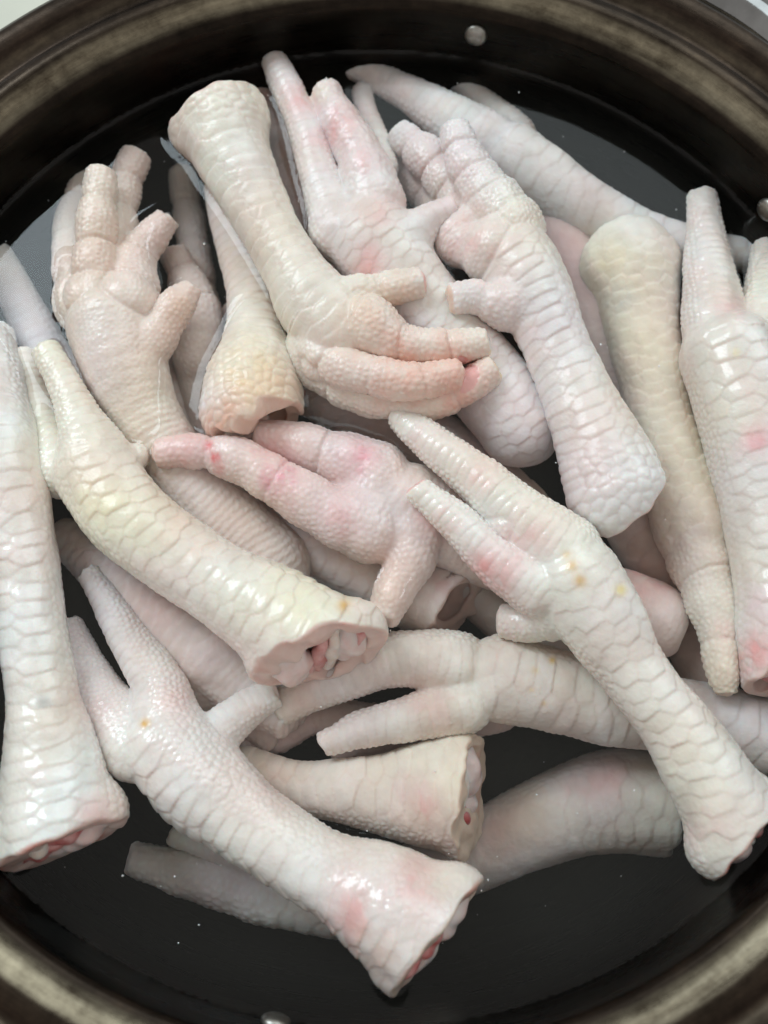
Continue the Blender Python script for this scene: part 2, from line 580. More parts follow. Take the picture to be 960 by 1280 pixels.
    for c in chains:
        if c['kind'] != 'pad': continue
        sdp = np.linalg.norm(V - c['S'][0, :3], axis=1) - c['S'][0, 3]
        e3, du3, c3 = worley(px + 3 * SineNoise(seed, 2.)(V.astype(np.float32)), py, pap, pap, seed + 60, .75)
        wp = sm(.10, .0, sdp)
        hsum = hsum * (1 - wp) + wp * (sm(0, .5, e3) * .024)
        tint = tint * (1 - wp) + wp * sm(.16, 0, e3) * .7
        other = sdm.min(1)
        hsum -= .075 * np.exp(-((sdp - other) / .055) ** 2) * sm(.25, .05, np.minimum(sdp, other))
    P32 = V.astype(np.float32)
    # colour
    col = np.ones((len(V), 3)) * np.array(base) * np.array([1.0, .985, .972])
    m1 = SineNoise(seed + 70, 2.0)(P32); m2 = SineNoise(seed + 71, 5.5)(P32); m3 = SineNoise(seed + 72, 1.2)(P32); m5c = SineNoise(seed + 75, 13.)(P32)
    col *= (1 + mottle * .5 * m2)[:, None]
    col *= 1 + mottle * np.stack([.3 * m1, 1.0 * m1, 1.2 * m1], 1)
    col *= 1 + mottle * .6 * np.stack([.2 * m3, .1 * m3, -1.3 * m3], 1)
    # skin between the scales is rosier than the horny scales; scales differ a little
    col *= 1 - tint[:, None] * np.array([.02, .06, .065]) * crs
    col *= 1 + cellv[:, None] * np.array([.05, .06, .09])
    rosy = sm(.15, 1.0, SineNoise(seed + 77, .85)(P32) + .35 * m2)[:, None] * .30
    col = col * (1 - rosy) + np.array((.81, .62, .58)) * rosy
    for (x, y, rr, cc, st) in patches:
        st = min(1., st * (1.0 if rr < 24 else .95))
        d = np.hypot(px - x, py - y) / rr + .22 * m2 + .15 * m1
        w = (np.exp(-d ** 2 * 1.1) * st * (1 + 1.1 * cellv - .25 * tint + .18 * m5c))[:, None]
        w = np.clip(w, 0, 1)
        col = col * (1 - w) + np.array(cc) * w
    for c in chains:
        if 'trim' in c:
            p, n_ = c['trim']
            pd = (V - p) @ n_
            near = np.linalg.norm(V - p, axis=1) < c['S'][-1, 3] * 1.25
            w = (sm(-.06, -.01, pd) * near)
            fade *= 1 - w
            tipc = np.array(c['disc'] or (.80, .66, .60))
            col = col * (1 - .75 * w[:, None]) + tipc * .75 * w[:, None]
    if cutinfo:
        cp, cn, rc, pl, cav = cutinfo
        w = sm(-.10, -.02, g.sample(V, pl))
        w = w * (np.linalg.norm(V - cp, axis=1) < 4.5)
        if cav is not None:
            w = np.maximum(w, sm(.09, .03, g.sample(V, cav)))
        fade *= 1 - w
        inner = np.array(cut.get('col', (.78, .58, .52)))
        red = np.array(cut.get('red', (.66, .24, .19)))
        rw_ = sm(.1, .9, SineNoise(seed + 90, 3.2)(P32))[:, None] * cut.get('redness', .6)
        ic = inner * (1 - rw_) + red * rw_
        col = col * (1 - w[:, None]) + ic * w[:, None]
        hsum += w * .05 * SineNoise(seed + 91, 6.)(P32)
    hh = hsum * amp * np.where(fade < 1, fade, 1) + (1 - fade) * .03 * SineNoise(seed + 92, 7)(P32)
    # loose lumps and wrinkles of the skin
    hh += .020 * m2 + .038 * m1
    V = V + Nn * hh[:, None]
    org = at(*shank[len(shank) // 2][:3])
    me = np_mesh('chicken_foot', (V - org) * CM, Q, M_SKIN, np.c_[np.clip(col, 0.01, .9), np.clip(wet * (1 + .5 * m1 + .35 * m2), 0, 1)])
    o = link_mesh('chicken_foot', me)
    o.location = org * CM
    tag(o, label, 'chicken foot', 'chicken feet soaking in the pot')
    # claw stubs at toe ends
    for c in chains:
        if c['kind'] != 'toe': continue
        e = c['S'][-1]; t = c['S'][-1, :3] - c['S'][-4, :3]; t /= np.linalg.norm(t)
        if c['tip'] == 'cut' and c['disc'] is not None:
            p, n_ = c['trim']
            s_ = np.cross(n_, -FW); s_ /= np.linalg.norm(s_) + 1e-9
            b0 = p - n_ * e[3] * .28
            blob_part('claw_stub', o, org, [[(*(b0 - s_ * e[3] * .18), e[3] * .46), (*(b0 + s_ * e[3] * .18), e[3] * .46)]], M_CLAW, h=.045, noise=.02, seed=seed)
        elif c['tip'] == 'claw':
            blob_part('claw', o, org, [[(*(e[:3]), e[3] * .75), (*(e[:3] + t * e[3] * 1.2), e[3] * .5), (*(e[:3] + t * e[3] * 2.0 + FW * .05), e[3] * .18)]], M_TENDON, h=.045, noise=.01, seed=seed)
    if cut:
        ax2 = np.cross(cn, -FW); ax2 /= np.linalg.norm(ax2) + 1e-9     # across the opening, in the picture plane
        ax3 = np.cross(cn, ax2)
        for (kind, a, b_, dd, r0, ln, ang) in cut.get('parts', ()):
            ca, sa = math.cos(math.radians(ang)), math.sin(math.radians(ang))
            d_ = ax2 * ca + ax3 * sa
            ctr = cp + ax2 * a * rc + ax3 * b_ * rc + cn * dd
            r1 = r0 * rc; l1 = ln * rc
            mat = dict(cartilage=M_CART, flesh=M_FLESH, tendon=M_TENDON, skin_flap=M_FLAP)[kind]
            blob_part(kind, o, org, [[(*(ctr - d_ * l1), r1 * .75), (*(ctr + cn * .05), r1), (*(ctr + d_ * l1), r1 * .7)]], mat, h=.045, noise=.09, seed=seed + int(a * 10) + len(kind))
    for (x, y, z, dx, dy, ln, r_) in shreds:
        p = at(x, y, z); d_ = RT * dx - UP * dy - FW * .3; d_ /= np.linalg.norm(d_)
        blob_part('skin_shred', o, org, [[(*(p - d_ * .1), r_ * 1.4), (*(p + d_ * ln * .5), r_), (*(p + d_ * ln), r_ * .3)]], M_FLAP, h=.035, noise=.04, seed=seed + int(x))
    # water-level slice
    kz = int(round((0 - g.lo[2]) / g.h))
    if 0 <= kz < g.n[2]:
        FEET.append((g.lo[:2].copy(), g.h, g.D[:, :, kz].copy()))
    return o


def bead(p):
    return p


PINK = (.80, .42, .40); RED = (.74, .22, .22); YEL = (.84, .72, .40); OCH = (.76, .48, .16); ORG = (.84, .58, .40)
WHITE = (.82, .80, .755); CREAM = (.82, .76, .66); ROSE = (.79, .69, .655); BEIGE = (.78, .69, .61)
T = lambda *p, **kw: dict(p=list(p), **kw)
BONES = [('cartilage', -.45, 0, -.25, .42, .25, 0), ('cartilage', .45, .1, -.3, .40, .25, 30), ('flesh', .05, -.45, -.2, .16, .5, 20), ('tendon', .1, .35, -.15, .12, .5, 100)]

# ---- the feet, top layer first
foot('large white foot with glossy wide scales along the left edge',
     [(78, 1050, .15, 76), (70, 1000, .2, 67), (62, 930, .25, 54), (52, 860, .25, 43), (40, 780, .25, 40), (28, 690, .25, 41), (12, 600, .2, 45), (-5, 530, 0, 45)],
     [T((-2, 540, -.1, 40), (-2, 480, -.4, 34), (-10, 420, -.8, 26)), T((-25, 530, -.2, 36), (-60, 450, -.4, 30), (-90, 380, -.6, 22))],
     base=(.83, .815, .78), scute=(22, 46), amp=.9, crs=.5, wet=.65, lumps=[(122, 1015, .2, 36), (30, 1045, .2, 42)], patches=[(55, 878, 9, (.45, .45, .42), .55), (45, 800, 7, (.6, .6, .56), .4), (20, 560, 40, CREAM, .5), (20, 1060, 60, CREAM, .5), (120, 1020, 30, PINK, .35)],
     cut=dict(at=(80, 1058, .2), n=(.40, .90, .40), r=46, depth=.7, redness=.75, off=(12, -4), rag=.05,
              parts=[('cartilage', -.55, .1, -.38, .5, .6, 10), ('cartilage', .25, .2, -.42, .46, .5, 0), ('flesh', .5, -.15, -.3, .36, .6, 15), ('tendon', .45, -.5, -.2, .2, .5, 30), ('flesh', -.3, -.45, -.2, .2, .5, -10)]), vox=.055)
foot('yellowish scaled foot lying diagonally, its wide open cut end bloody inside',
     [(408, 815, .35, 74), (375, 793, .4, 68), (331, 762, .4, 59), (273, 728, .4, 49), (215, 690, .4, 49), (160, 645, .4, 52), (120, 590, .35, 50)],
     [T((118, 575, .4, 44), (104, 532, .45, 29), (84, 487, .4, 21), (58, 440, .2, 17), disc=(.84, .80, .72)), T((80, 590, -.3, 34), (52, 520, -.8, 25), (30, 450, -.9, 18)), T((140, 585, .1, 30), (170, 572, 0, 17), tip='round')],
     base=(.84, .81, .71), roll=-35, wet=.4, crs=.8, lumps=[(447, 785, .4, 36), (345, 832, .4, 32)], scute=(21, 40), patches=[(125, 630, 40, YEL, .28), (170, 650, 45, (.84, .78, .56), .35), (380, 745, 45, (.86, .82, .60), .6), (430, 758, 9, OCH, .6), (250, 660, 45, (.84, .64, .52), .4), (150, 560, 40, (.82, .70, .60), .5), (300, 830, 40, (.84, .68, .62), .6)],
     cut=dict(at=(402, 824, .45), n=(.36, .84, .62), r=52, depth=.75, redness=.6, col=(.80, .60, .54), off=(14, -2), rag=.10,
              parts=[('flesh', .0, .05, -.30, .2, .75, 65), ('cartilage', .70, -.05, -.35, .5, .5, 80), ('tendon', -.3, .1, -.3, .24, .7, 65), ('cartilage', -.7, .1, -.42, .46, .4, 60), ('flesh', -.95, .0, -.2, .2, .4, 60), ('flesh', .35, .4, -.35, .22, .5, 20)]))
foot('white foot nearest the bottom rivet with a wide pink cut end',
     [(535, 1165, .3, 80), (500, 1140, .25, 74), (473, 1122, .2, 67), (430, 1100, .1, 54), (385, 1078, 0, 49), (345, 1050, -.1, 49), (300, 1018, -.25, 53), (250, 975, -.4, 61), (215, 935, -.45, 58)],
     [T((208, 900, -.45, 42), (198, 855, -.8, 33), (165, 803, -1.0, 27), (135, 755, -1.1, 20), (112, 720, -1.15, 15), disc=(.80, .72, .62)),
      T((170, 935, -.6, 42), (130, 885, -1.05, 38), (105, 840, -1.25, 30), (83, 785, -1.4, 22)),
      T((265, 925, -.75, 30), (300, 893, -.95, 25), (338, 868, -1.05, 21))],
     base=(.82, .785, .755), roll=40, wet=.7, crs=.7, scute=(23, 56), wide=.9, lumps=[(572, 1118, .35, 36), (500, 1205, .2, 36), (590, 1135, .1, 24)], patches=[(220, 870, 28, PINK, .3), (130, 885, 30, PINK, .2), (182, 905, 6, OCH, .8), (440, 1145, 40, PINK, .55), (520, 1100, 40, PINK, .45), (475, 1190, 40, (.80, .60, .50), .5), (330, 990, 40, PINK, .25), (565, 1100, 26, CREAM, .8)],
     cut=dict(at=(545, 1178, .3), n=(.80, .60, .38), r=50, depth=.5, redness=.5, col=(.80, .66, .56), off=(0, 6), rag=.045,
              parts=[('cartilage', -.45, .1, -.42, .5, .6, 0), ('cartilage', .5, .1, -.42, .46, .6, 0), ('flesh', 0, -.35, -.28, .26, .5, 10), ('tendon', .1, .4, -.3, .24, .7, 10), ('flesh', .6, -.5, -.2, .18, .4, 0)]))
foot('glossy white foot with pink toes and orange stains on its knuckle',
     [(928, 1042, .35, 62), (905, 1005, .4, 57), (880, 962, .45, 53), (845, 908, .5, 46), (812, 868, .5, 44), (785, 828, .5, 45), (758, 785, .5, 53), (720, 728, .5, 58)],
     [T((700, 690, .5, 50), (642, 640, .6, 37), (597, 598, .55, 30), (547, 560, .35, 24), (500, 522, .0, 17), n=4),
      T((670, 735, .6, 36), (618, 700, .7, 28), (572, 655, .7, 24), (525, 614, .7, 17), disc=PINK),
      T((705, 750, .1, 40), (668, 775, -.35, 25), (632, 777, -.6, 18), face='p', n=1)],
     pads=[(640, 655, .55, 34)],
     base=(.83, .80, .735), scute=(24, 33), crs=.5, wet=.4, lumps=[(945, 1005, .3, 36), (893, 1062, .3, 32)], patches=[(605, 720, 32, PINK, .8), (560, 650, 24, PINK, .4), (650, 680, 40, PINK, .45), (600, 600, 20, PINK, .35), (530, 550, 22, PINK, .3), (715, 708, 9, OCH, .8), (640, 778, 30, (.82, .66, .62), .7), (724, 726, 8, OCH, .9), (708, 694, 6, OCH, .8), (775, 737, 8, YEL, .8), (690, 740, 35, (.80, .80, .70), .5), (800, 830, 40, (.80, .78, .70), .4), (880, 1040, 28, PINK, .5)],
     cut=dict(at=(936, 1050, .35), n=(.74, .60, .42), r=38, depth=.5, redness=.8, rag=.05,
              parts=[('cartilage', .5, 0, -.2, .46, .35, 0), ('flesh', -.4, 0, -.2, .3, .35, 40), ('tendon', 0, .2, -.15, .25, .4, 60)]))
foot('cream foot with broad pebbled hock and reddish toes curled over its palm',
     [(275, 152, .3, 58), (282, 172, .3, 54), (291, 197, .3, 49), (312, 237, .35, 43), (337, 287, .4, 38), (365, 335, .4, 40), (395, 382, .4, 50), (428, 412, .35, 56)],
     [T((440, 385, .5, 36), (463, 368, .8, 23), (493, 360, .9, 20), (521, 354, .95, 18), disc=PINK, n=1, face='p'),
      T((410, 402, .7, 28), (447, 402, .95, 36), (480, 420, 1., 29), (500, 430, .95, 23), (530, 434, .9, 20), (567, 434, .9, 20), (602, 430, .85, 16), disc=(.86, .84, .80), n=3, k=.05, face='p'),
      T((395, 432, .4, 25), (415, 453, .7, 24), (455, 466, .95, 23), (510, 477, 1.05, 22), (566, 470, 1.0, 18), disc=PINK, n=3, k=.05, face='p'),
      T((395, 440, -.2, 38), (440, 482, -.15, 28), (490, 500, .0, 23), (545, 500, .25, 21), (585, 482, .5, 20), (612, 464, .6, 17), disc=(.82, .66, .44), n=3, k=.05, face='p')],
     face='d', roll=-20, base=(.81, .765, .685), scute=(17, 62), wide=.95, knob=1.1, side=13,
     patches=[(455, 390, 34, (.84, .60, .46), .6), (500, 430, 40, (.83, .50, .41), .62), (560, 440, 40, (.83, .50, .41), .66), (500, 475, 55, (.83, .52, .42), .66), (570, 490, 45, (.82, .44, .36), .65), (440, 410, 30, (.84, .68, .56), .5), (500, 362, 26, (.84, .60, .45), .6), (420, 450, 40, (.83, .62, .54), .5), (300, 130, 30, CREAM, .5)],
     pads=[(447, 402, .95, 35), (405, 450, .3, 30)], shreds=[(217, 170, .1, -.6, .1, .15, .09)],
     lumps=[(240, 165, .2, 28), (305, 145, .3, 26)],
     cut=dict(at=(268, 134, .2), n=(-.45, -.86, .05), r=30, depth=0, rag=.05))
foot('white palm up foot whose rounded pebbly hock touches the pale yellow foot',
     [(768, 612, .35, 61), (758, 580, .35, 57), (745, 545, .35, 51), (717, 482, .35, 42), (692, 425, .4, 40), (668, 370, .45, 47), (645, 330, .45, 50)],
     [T((640, 290, .45, 38), (620, 260, .5, 33), (600, 232, .55, 28), (582, 200, .6, 23), (569, 166, .65, 17), n=4, face='p'),
      T((600, 285, -.1, 32), (580, 258, -.4, 27), (557, 223, -.6, 26), (527, 192, -.7, 23), (500, 170, -.8, 17), n=4, face='p'),
      T((640, 380, .6, 32), (612, 376, .8, 22), (592, 370, .85, 18), (570, 373, .9, 17), disc=(.84, .62, .48), face='p', n=1),
      T((570, 300, -1.2, 30), (545, 250, -1.6, 26), (520, 222, -1.8, 22), (490, 195, -1.9, 18), n=3, face='p')],
     pads=[(618, 314, .55, 42)], lumps=[(575, 302, -.1, 34)], crs=1.1, wet=.22,
     base=(.815, .785, .755), face='d', scute=(17, 46), side=14, knob=1.7, roll=30,
     patches=[(610, 290, 50, (.82, .60, .54), .45), (650, 330, 40, (.81, .68, .62), .4), (545, 215, 45, PINK, .3), (575, 305, 25, PINK, .35), (765, 640, 40, (.78, .76, .72), .5)],
     cut=dict(at=(792, 640, .3), n=(.75, .66, -.1), r=30, depth=0, rag=.07))
foot('rosy foot with two long pink toes reaching up to the pot wall',
     [(648, 532, -1.15, 52), (625, 500, -1.05, 53), (590, 455, -.85, 51), (540, 395, -.5, 48), (495, 340, -.2, 53), (465, 300, -.05, 56)],
     [T((425, 290, 0, 38), (414, 262, .05, 29), (396, 212, .1, 24), (378, 150, .15, 21), (354, 100, .1, 18), (337, 62, -.1, 14), tip='round'),
      T((468, 255, .1, 38), (460, 222, .25, 32), (446, 186, .3, 27), (424, 150, .35, 23), (409, 118, .4, 19), face='p', n=0, disc=(.86, .78, .66)),
      T((505, 300, .1, 34), (522, 286, .25, 26), (541, 272, .35, 20), (561, 261, .4, 16)),
      T((480, 210, -1., 18), (470, 170, -1.1, 15), (460, 143, -1.1, 14), (452, 116, -1.2, 12), tip='round')],
     base=(.80, .755, .74), scute=(15, 30), side=9, amp=.7, pap=10., shreds=[(408, 106, .4, 0, -1, .25, .06), (425, 215, .3, -.4, -.6, .2, .05)],
     patches=[(350, 90, 25, (.72, .55, .52), .6), (375, 125, 24, PINK, .45), (400, 175, 24, PINK, .35), (425, 150, 26, PINK, .6), (455, 200, 22, PINK, .55), (460, 328, 20, PINK, .65), (480, 260, 22, PINK, .25), (600, 500, 50, (.78, .58, .58), .35), (400, 115, 14, CREAM, .7)])
foot('pale yellow foot under water with its closed rounded end uppermost',
     [(788, 322, -1.5, 52), (792, 345, -1.5, 53), (800, 395, -1.5, 47), (812, 455, -1.4, 42), (825, 520, -1.5, 40), (842, 580, -1.5, 43), (858, 630, -1.5, 48), (868, 660, -1.5, 50)],
     [T((868, 680, -1.4, 38), (882, 725, -1.1, 32), (899, 785, -.7, 24), (903, 838, -.5, 18), (907, 862, -.5, 12), n=2, face='p'),
      T((880, 650, -1.5, 38), (905, 690, -1.8, 28), (925, 745, -2.1, 22))],
     base=(.82, .76, .66), scute=(17, 24), side=12, amp=1.0, crs=1., lumps=[(758, 335, -1.5, 34), (815, 330, -1.5, 34)],
     patches=[(770, 320, 30, (.82, .70, .44), .5), (820, 330, 35, (.80, .66, .46), .35), (775, 375, 16, (.60, .60, .55), .5), (835, 430, 30, (.82, .64, .48), .4), (905, 790, 20, PINK, .25), (850, 690, 40, ROSE, .6), (790, 285, 25, (.8, .78, .72), .7)])
foot('broad white foot at the right edge with a pink bruise on its scales',
     [(975, 845, -.1, 48), (972, 800, -.05, 49), (970, 730, 0, 50), (960, 650, .05, 53), (945, 570, .1, 56), (928, 500, .15, 58), (910, 445, .1, 58)],
     [T((894, 410, 0, 40), (888, 360, -.2, 33), (882, 300, -.45, 24), (877, 248, -.6, 17)), T((955, 410, 0, 36), (958, 360, -.3, 27), (956, 312, -.6, 17))],
     base=(.82, .79, .74), scute=(22, 42), wet=.45, crs=.6,
     patches=[(945, 550, 22, (.82, .36, .42), .8), (912, 385, 20, PINK, .3), (920, 440, 5, YEL, .9), (925, 520, 45, (.80, .72, .56), .45), (950, 760, 40, (.82, .66, .66), .6), (945, 815, 30, PINK, .75)],
     cut=dict(at=(970, 850, -.05), n=(.1, .85, .6), r=28, depth=.6, redness=1., parts=[('flesh', 0, 0, -.2, .35, .3, 0)]))
foot('pale submerged foot lying along the upper right pot wall',
     [(930, 320, -1.6, 20), (860, 309, -1.55, 27), (800, 292, -1.5, 29), (740, 262, -1.4, 34), (690, 230, -1.3, 38), (640, 198, -1.2, 42)],
     [T((610, 180, -1.2, 38), (560, 150, -1.1, 30), (510, 118, -1.1, 21), (455, 90, -1.1, 15), (424, 78, -1.1, 10), tip='round'),
      T((645, 170, -1.3, 26), (613, 137, -1.5, 18), (583, 112, -1.6, 15), (568, 102, -1.6, 11), tip='round')],
     base=(.79, .76, .735), scute=(22, 36), amp=.8, vox=.06)
foot('beige palm up foot at left with stubby toes and a wrinkled sole',
     [(335, 705, -1.9, 52), (305, 675, -1.8, 52), (262, 630, -1.6, 48), (215, 570, -1.2, 43), (180, 517, -.9, 44), (158, 465, -.6, 53), (142, 410, -.5, 57)],
     [T((122, 380, -.1, 32), (120, 330, .1, 26), (122, 272, .3, 22), (126, 222, .45, 17), n=3, face='p'),
      T((150, 330, -.7, 22), (150, 270, -.8, 19), (158, 228, -.8, 20), (168, 200, -.8, 18), n=3, face='p'),
      T((165, 370, -.3, 30), (170, 323, -.45, 25), (187, 300, -.5, 20), (207, 275, -.5, 15), n=1, face='p'),
      T((190, 430, -.2, 26), (207, 405, -.05, 22), (223, 380, .05, 20), (238, 362, .1, 13), n=0, face='p'),
      T((105, 385, -.5, 32), (90, 330, -.7, 22), (90, 275, -1.1, 18), (104, 222, -1.6, 12), tip='round')],
     pads=[(158, 380, -.08, 41), (114, 375, -.08, 34)], shreds=[(113, 213, .5, -.2, -1, .17, .07)],
     base=(.80, .70, .635), face='p', scute=(20, 40), side=12,
     patches=[(222, 380, 28, ORG, .35), (130, 280, 40, (.80, .70, .58), .4), (120, 400, 40, (.80, .74, .70), .5), (300, 670, 50, (.80, .66, .60), .5)])
foot('foot with an orange pebbled hock torn open at its lower end',
     [(315, 512, -.25, 64), (317, 480, -.3, 59), (320, 440, -.6, 44), (318, 395, -.9, 32), (305, 340, -1.3, 27), (290, 290, -1.6, 25), (276, 240, -1.8, 20)],
     base=(.81, .74, .65), scute=(14, 60), side=11, roll=0, knob=2.6,
     patches=[(310, 470, 42, (.86, .66, .40), .6), (275, 520, 36, (.86, .52, .40), .7), (340, 490, 30, (.86, .62, .44), .5), (250, 500, 18, (.8, .8, .82), .8), (300, 300, 60, ROSE, .6)],
     cut=dict(at=(330, 534, -.2), n=(.42, .87, .32), r=38, depth=.8, redness=.4, col=(.80, .60, .50), off=(26, 4), rag=.16,
              parts=[('cartilage', .4, .2, -.35, .5, .35, 0), ('tendon', .9, -.2, -.2, .25, .4, 20)]))
foot('pink foot with a slit toe stretching left and a spur pointing down',
     [(815, 775, -2.2, 50), (780, 760, -2.2, 47), (735, 742, -2.15, 43), (650, 705, -1.9, 44), (575, 668, -1.5, 50), (510, 635, -1.1, 56)],
     [T((465, 665, -.5, 38), (440, 655, -.3, 34), (397, 633, -.1, 32), (353, 607, .05, 29), (313, 582, .1, 26), (280, 570, .1, 23), (262, 566, .1, 16), (240, 563, .1, 20), (202, 566, .05, 18), n=1, disc=(.82, .72, .70)),
      T((470, 595, -.7, 40), (413, 570, -.55, 31), (367, 555, -.5, 26), (327, 548, -.55, 21), n=1),
      T((520, 660, -.7, 38), (510, 700, -.6, 30), (491, 740, -.5, 24), (481, 766, -.5, 21), disc=(.80, .66, .62), n=0)],
     lumps=[(475, 618, -.75, 42), (450, 640, -.55, 36)],
     base=(.80, .68, .645), face='p', scute=(22, 36), pap=8., amp=.75,
     patches=[(350, 595, 26, (.80, .36, .42), .75), (425, 650, 30, PINK, .45), (452, 572, 18, (.80, .36, .40), .75), (230, 562, 30, PINK, .5), (330, 560, 30, PINK, .45), (500, 640, 40, (.80, .74, .74), .6), (269, 572, 7, RED, .9), (262, 556, 6, RED, .7), (275, 586, 6, RED, .7), (545, 640, 25, PINK, .5), (800, 720, 40, PINK, .6)],
     cut=dict(at=(845, 790, -2.2), n=(.95, .4, .0), r=30, depth=.5, redness=.3))
foot('submerged foot with two long toes pointing left and ochre lines on its knuckle',
     [(975, 932, -2.2, 52), (900, 906, -2.1, 48), (830, 892, -2.0, 46), (760, 880, -1.9, 49), (690, 862, -1.7, 50), (630, 848, -1.6, 54)],
     [T((570, 830, -1.45, 40), (500, 824, -1.35, 34), (420, 850, -1.35, 28), (352, 882, -1.5, 23)),
      T((580, 880, -1.45, 36), (510, 898, -1.3, 27), (455, 911, -1.2, 23), (408, 928, -1.2, 15), tilt=(0, .5))],
     base=(.80, .735, .68), scute=(24, 56), amp=1.0,
     patches=[(668, 838, 5, OCH, .7), (664, 862, 4, OCH, .6), (690, 826, 5, OCH, .7), (680, 880, 4, OCH, .5), (640, 850, 40, (.80, .77, .70), .5), (520, 870, 40, PINK, .2), (780, 880, 40, (.80, .64, .60), .4)])
foot('short beige shank with its hollow cut end facing right',
     [(592, 995, -1.75, 71), (570, 994, -1.75, 68), (540, 993, -1.75, 63), (490, 992, -1.8, 49), (430, 988, -1.8, 37), (370, 983, -2.1, 32), (305, 968, -2.4, 32)],
     base=(.80, .72, .635), scute=(20, 44), side=9, roll=-35, lumps=[(575, 945, -1.7, 30), (585, 1045, -1.7, 32)],
     patches=[(520, 990, 26, (.78, .52, .54), .45), (530, 1010, 16, PINK, .5), (560, 940, 40, CREAM, .5), (400, 970, 50, (.74, .66, .60), .4)],
     cut=dict(at=(590, 990, -1.6), n=(.93, .05, .32), r=46, depth=.5, redness=.4, col=(.74, .58, .46), off=(0, -14),
              parts=[('cartilage', -.4, .1, -.42, .5, .6, 0), ('cartilage', .35, .2, -.45, .46, .5, 0), ('flesh', .7, -.25, -.22, .18, .5, 10), ('tendon', -.1, -.4, -.3, .22, .7, 0)]))
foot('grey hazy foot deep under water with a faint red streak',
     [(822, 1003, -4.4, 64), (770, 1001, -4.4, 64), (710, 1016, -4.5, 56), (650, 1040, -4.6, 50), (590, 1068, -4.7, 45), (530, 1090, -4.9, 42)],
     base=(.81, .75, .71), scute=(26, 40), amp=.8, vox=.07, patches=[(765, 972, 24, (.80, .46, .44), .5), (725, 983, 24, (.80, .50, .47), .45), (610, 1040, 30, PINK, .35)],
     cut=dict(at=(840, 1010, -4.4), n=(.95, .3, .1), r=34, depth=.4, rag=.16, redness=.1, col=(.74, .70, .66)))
foot('dim ridged toe deep under the foot nearest the bottom rivet',
     [(520, 1160, -4.2, 34), (420, 1141, -4.0, 31), (350, 1126, -3.8, 30)],
     [T((340, 1124, -3.8, 30), (280, 1106, -3.7, 28), (220, 1089, -3.6, 25), (170, 1074, -3.5, 19), n=0, face='p'), T((350, 1100, -3.7, 24), (290, 1068, -3.3, 16), (220, 1042, -3.2, 14))],
     base=(.78, .73, .69), vox=.07, pap=10., amp=1.2)
foot('dim folded foot directly under the yellowish scaled foot',
     [(85, 672, -2.2, 24), (150, 733, -2.0, 34), (210, 780, -1.9, 44), (262, 818, -2.0, 52)],
     [T((265, 815, -1.95, 50), (310, 858, -2.2, 46), (360, 890, -2.0, 34)), T((240, 850, -2.3, 36), (290, 880, -2.6, 30), (340, 920, -2.8, 20))],
     base=(.80, .71, .67), scute=(16, 46), vox=.07, roll=20, patches=[(190, 770, 40, (.76, .58, .55), .5)])
foot('hollow open shank lying behind the downward spur of the pink foot',
     [(572, 758, -2.1, 43), (545, 752, -2.1, 46), (500, 735, -2.3, 45), (450, 708, -2.5, 44), (395, 678, -2.7, 43), (335, 640, -3.0, 42)],
     base=(.78, .71, .68), scute=(22, 36), vox=.065, amp=.6, patches=[(550, 725, 30, PINK, .4)],
     cut=dict(at=(572, 758, -1.9), n=(.80, .42, .62), r=40, depth=.8, redness=.15, col=(.68, .52, .46), rag=.16))
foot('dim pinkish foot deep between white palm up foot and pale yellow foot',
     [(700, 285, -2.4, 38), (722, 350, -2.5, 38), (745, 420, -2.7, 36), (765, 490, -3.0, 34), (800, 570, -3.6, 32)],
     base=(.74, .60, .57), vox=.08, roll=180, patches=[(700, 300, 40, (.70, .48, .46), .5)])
foot('dim foot with crinkled toes deep beside the orange hock',
     [(290, 600, -3.2, 32), (262, 530, -2.9, 31), (250, 465, -2.6, 31)],
     [T((250, 450, -2.1, 31), (250, 410, -1.9, 29), (240, 370, -1.9, 25), (218, 318, -2.0, 16), n=3, face='p'), T((262, 440, -2.6, 22), (285, 405, -2.8, 17), (300, 385, -2.9, 14), face='p', n=1),
      T((255, 400, -3., 22), (243, 320, -3.1, 19), (235, 270, -3.2, 17), (228, 222, -3.3, 15), tip='round')],
     base=(.78, .70, .65), face='p', vox=.065)
foot('narrow pinkish toe half hidden between beige palm up foot and orange hock',
     [(238, 570, -3.0, 25), (222, 520, -2.9, 25), (206, 465, -2.8, 22)], [T((205, 460, -2.8, 21), (196, 420, -2.9, 17), (192, 390, -3.0, 13), tip='round')],
     base=(.76, .66, .62), vox=.07)
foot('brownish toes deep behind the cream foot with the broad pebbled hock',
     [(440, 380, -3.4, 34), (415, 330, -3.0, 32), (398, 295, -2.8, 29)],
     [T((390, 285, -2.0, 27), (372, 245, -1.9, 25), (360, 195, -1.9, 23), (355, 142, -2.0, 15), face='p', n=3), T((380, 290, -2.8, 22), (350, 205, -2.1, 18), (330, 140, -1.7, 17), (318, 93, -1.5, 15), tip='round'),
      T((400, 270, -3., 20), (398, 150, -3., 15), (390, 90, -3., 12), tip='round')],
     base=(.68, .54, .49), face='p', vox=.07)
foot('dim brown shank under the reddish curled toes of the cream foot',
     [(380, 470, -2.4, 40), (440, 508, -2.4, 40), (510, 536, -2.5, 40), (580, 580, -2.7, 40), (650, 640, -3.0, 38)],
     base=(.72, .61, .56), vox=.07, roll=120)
foot('blurred pale toe under the bluish reflection at the left edge',
     [(140, 560, -2.9, 34), (100, 500, -2.4, 32), (62, 448, -2.0, 29)], [T((58, 440, -1.9, 28), (28, 382, -1.7, 24), (-6, 318, -1.6, 20), tip='round')],
     base=(.78, .75, .74), vox=.07)
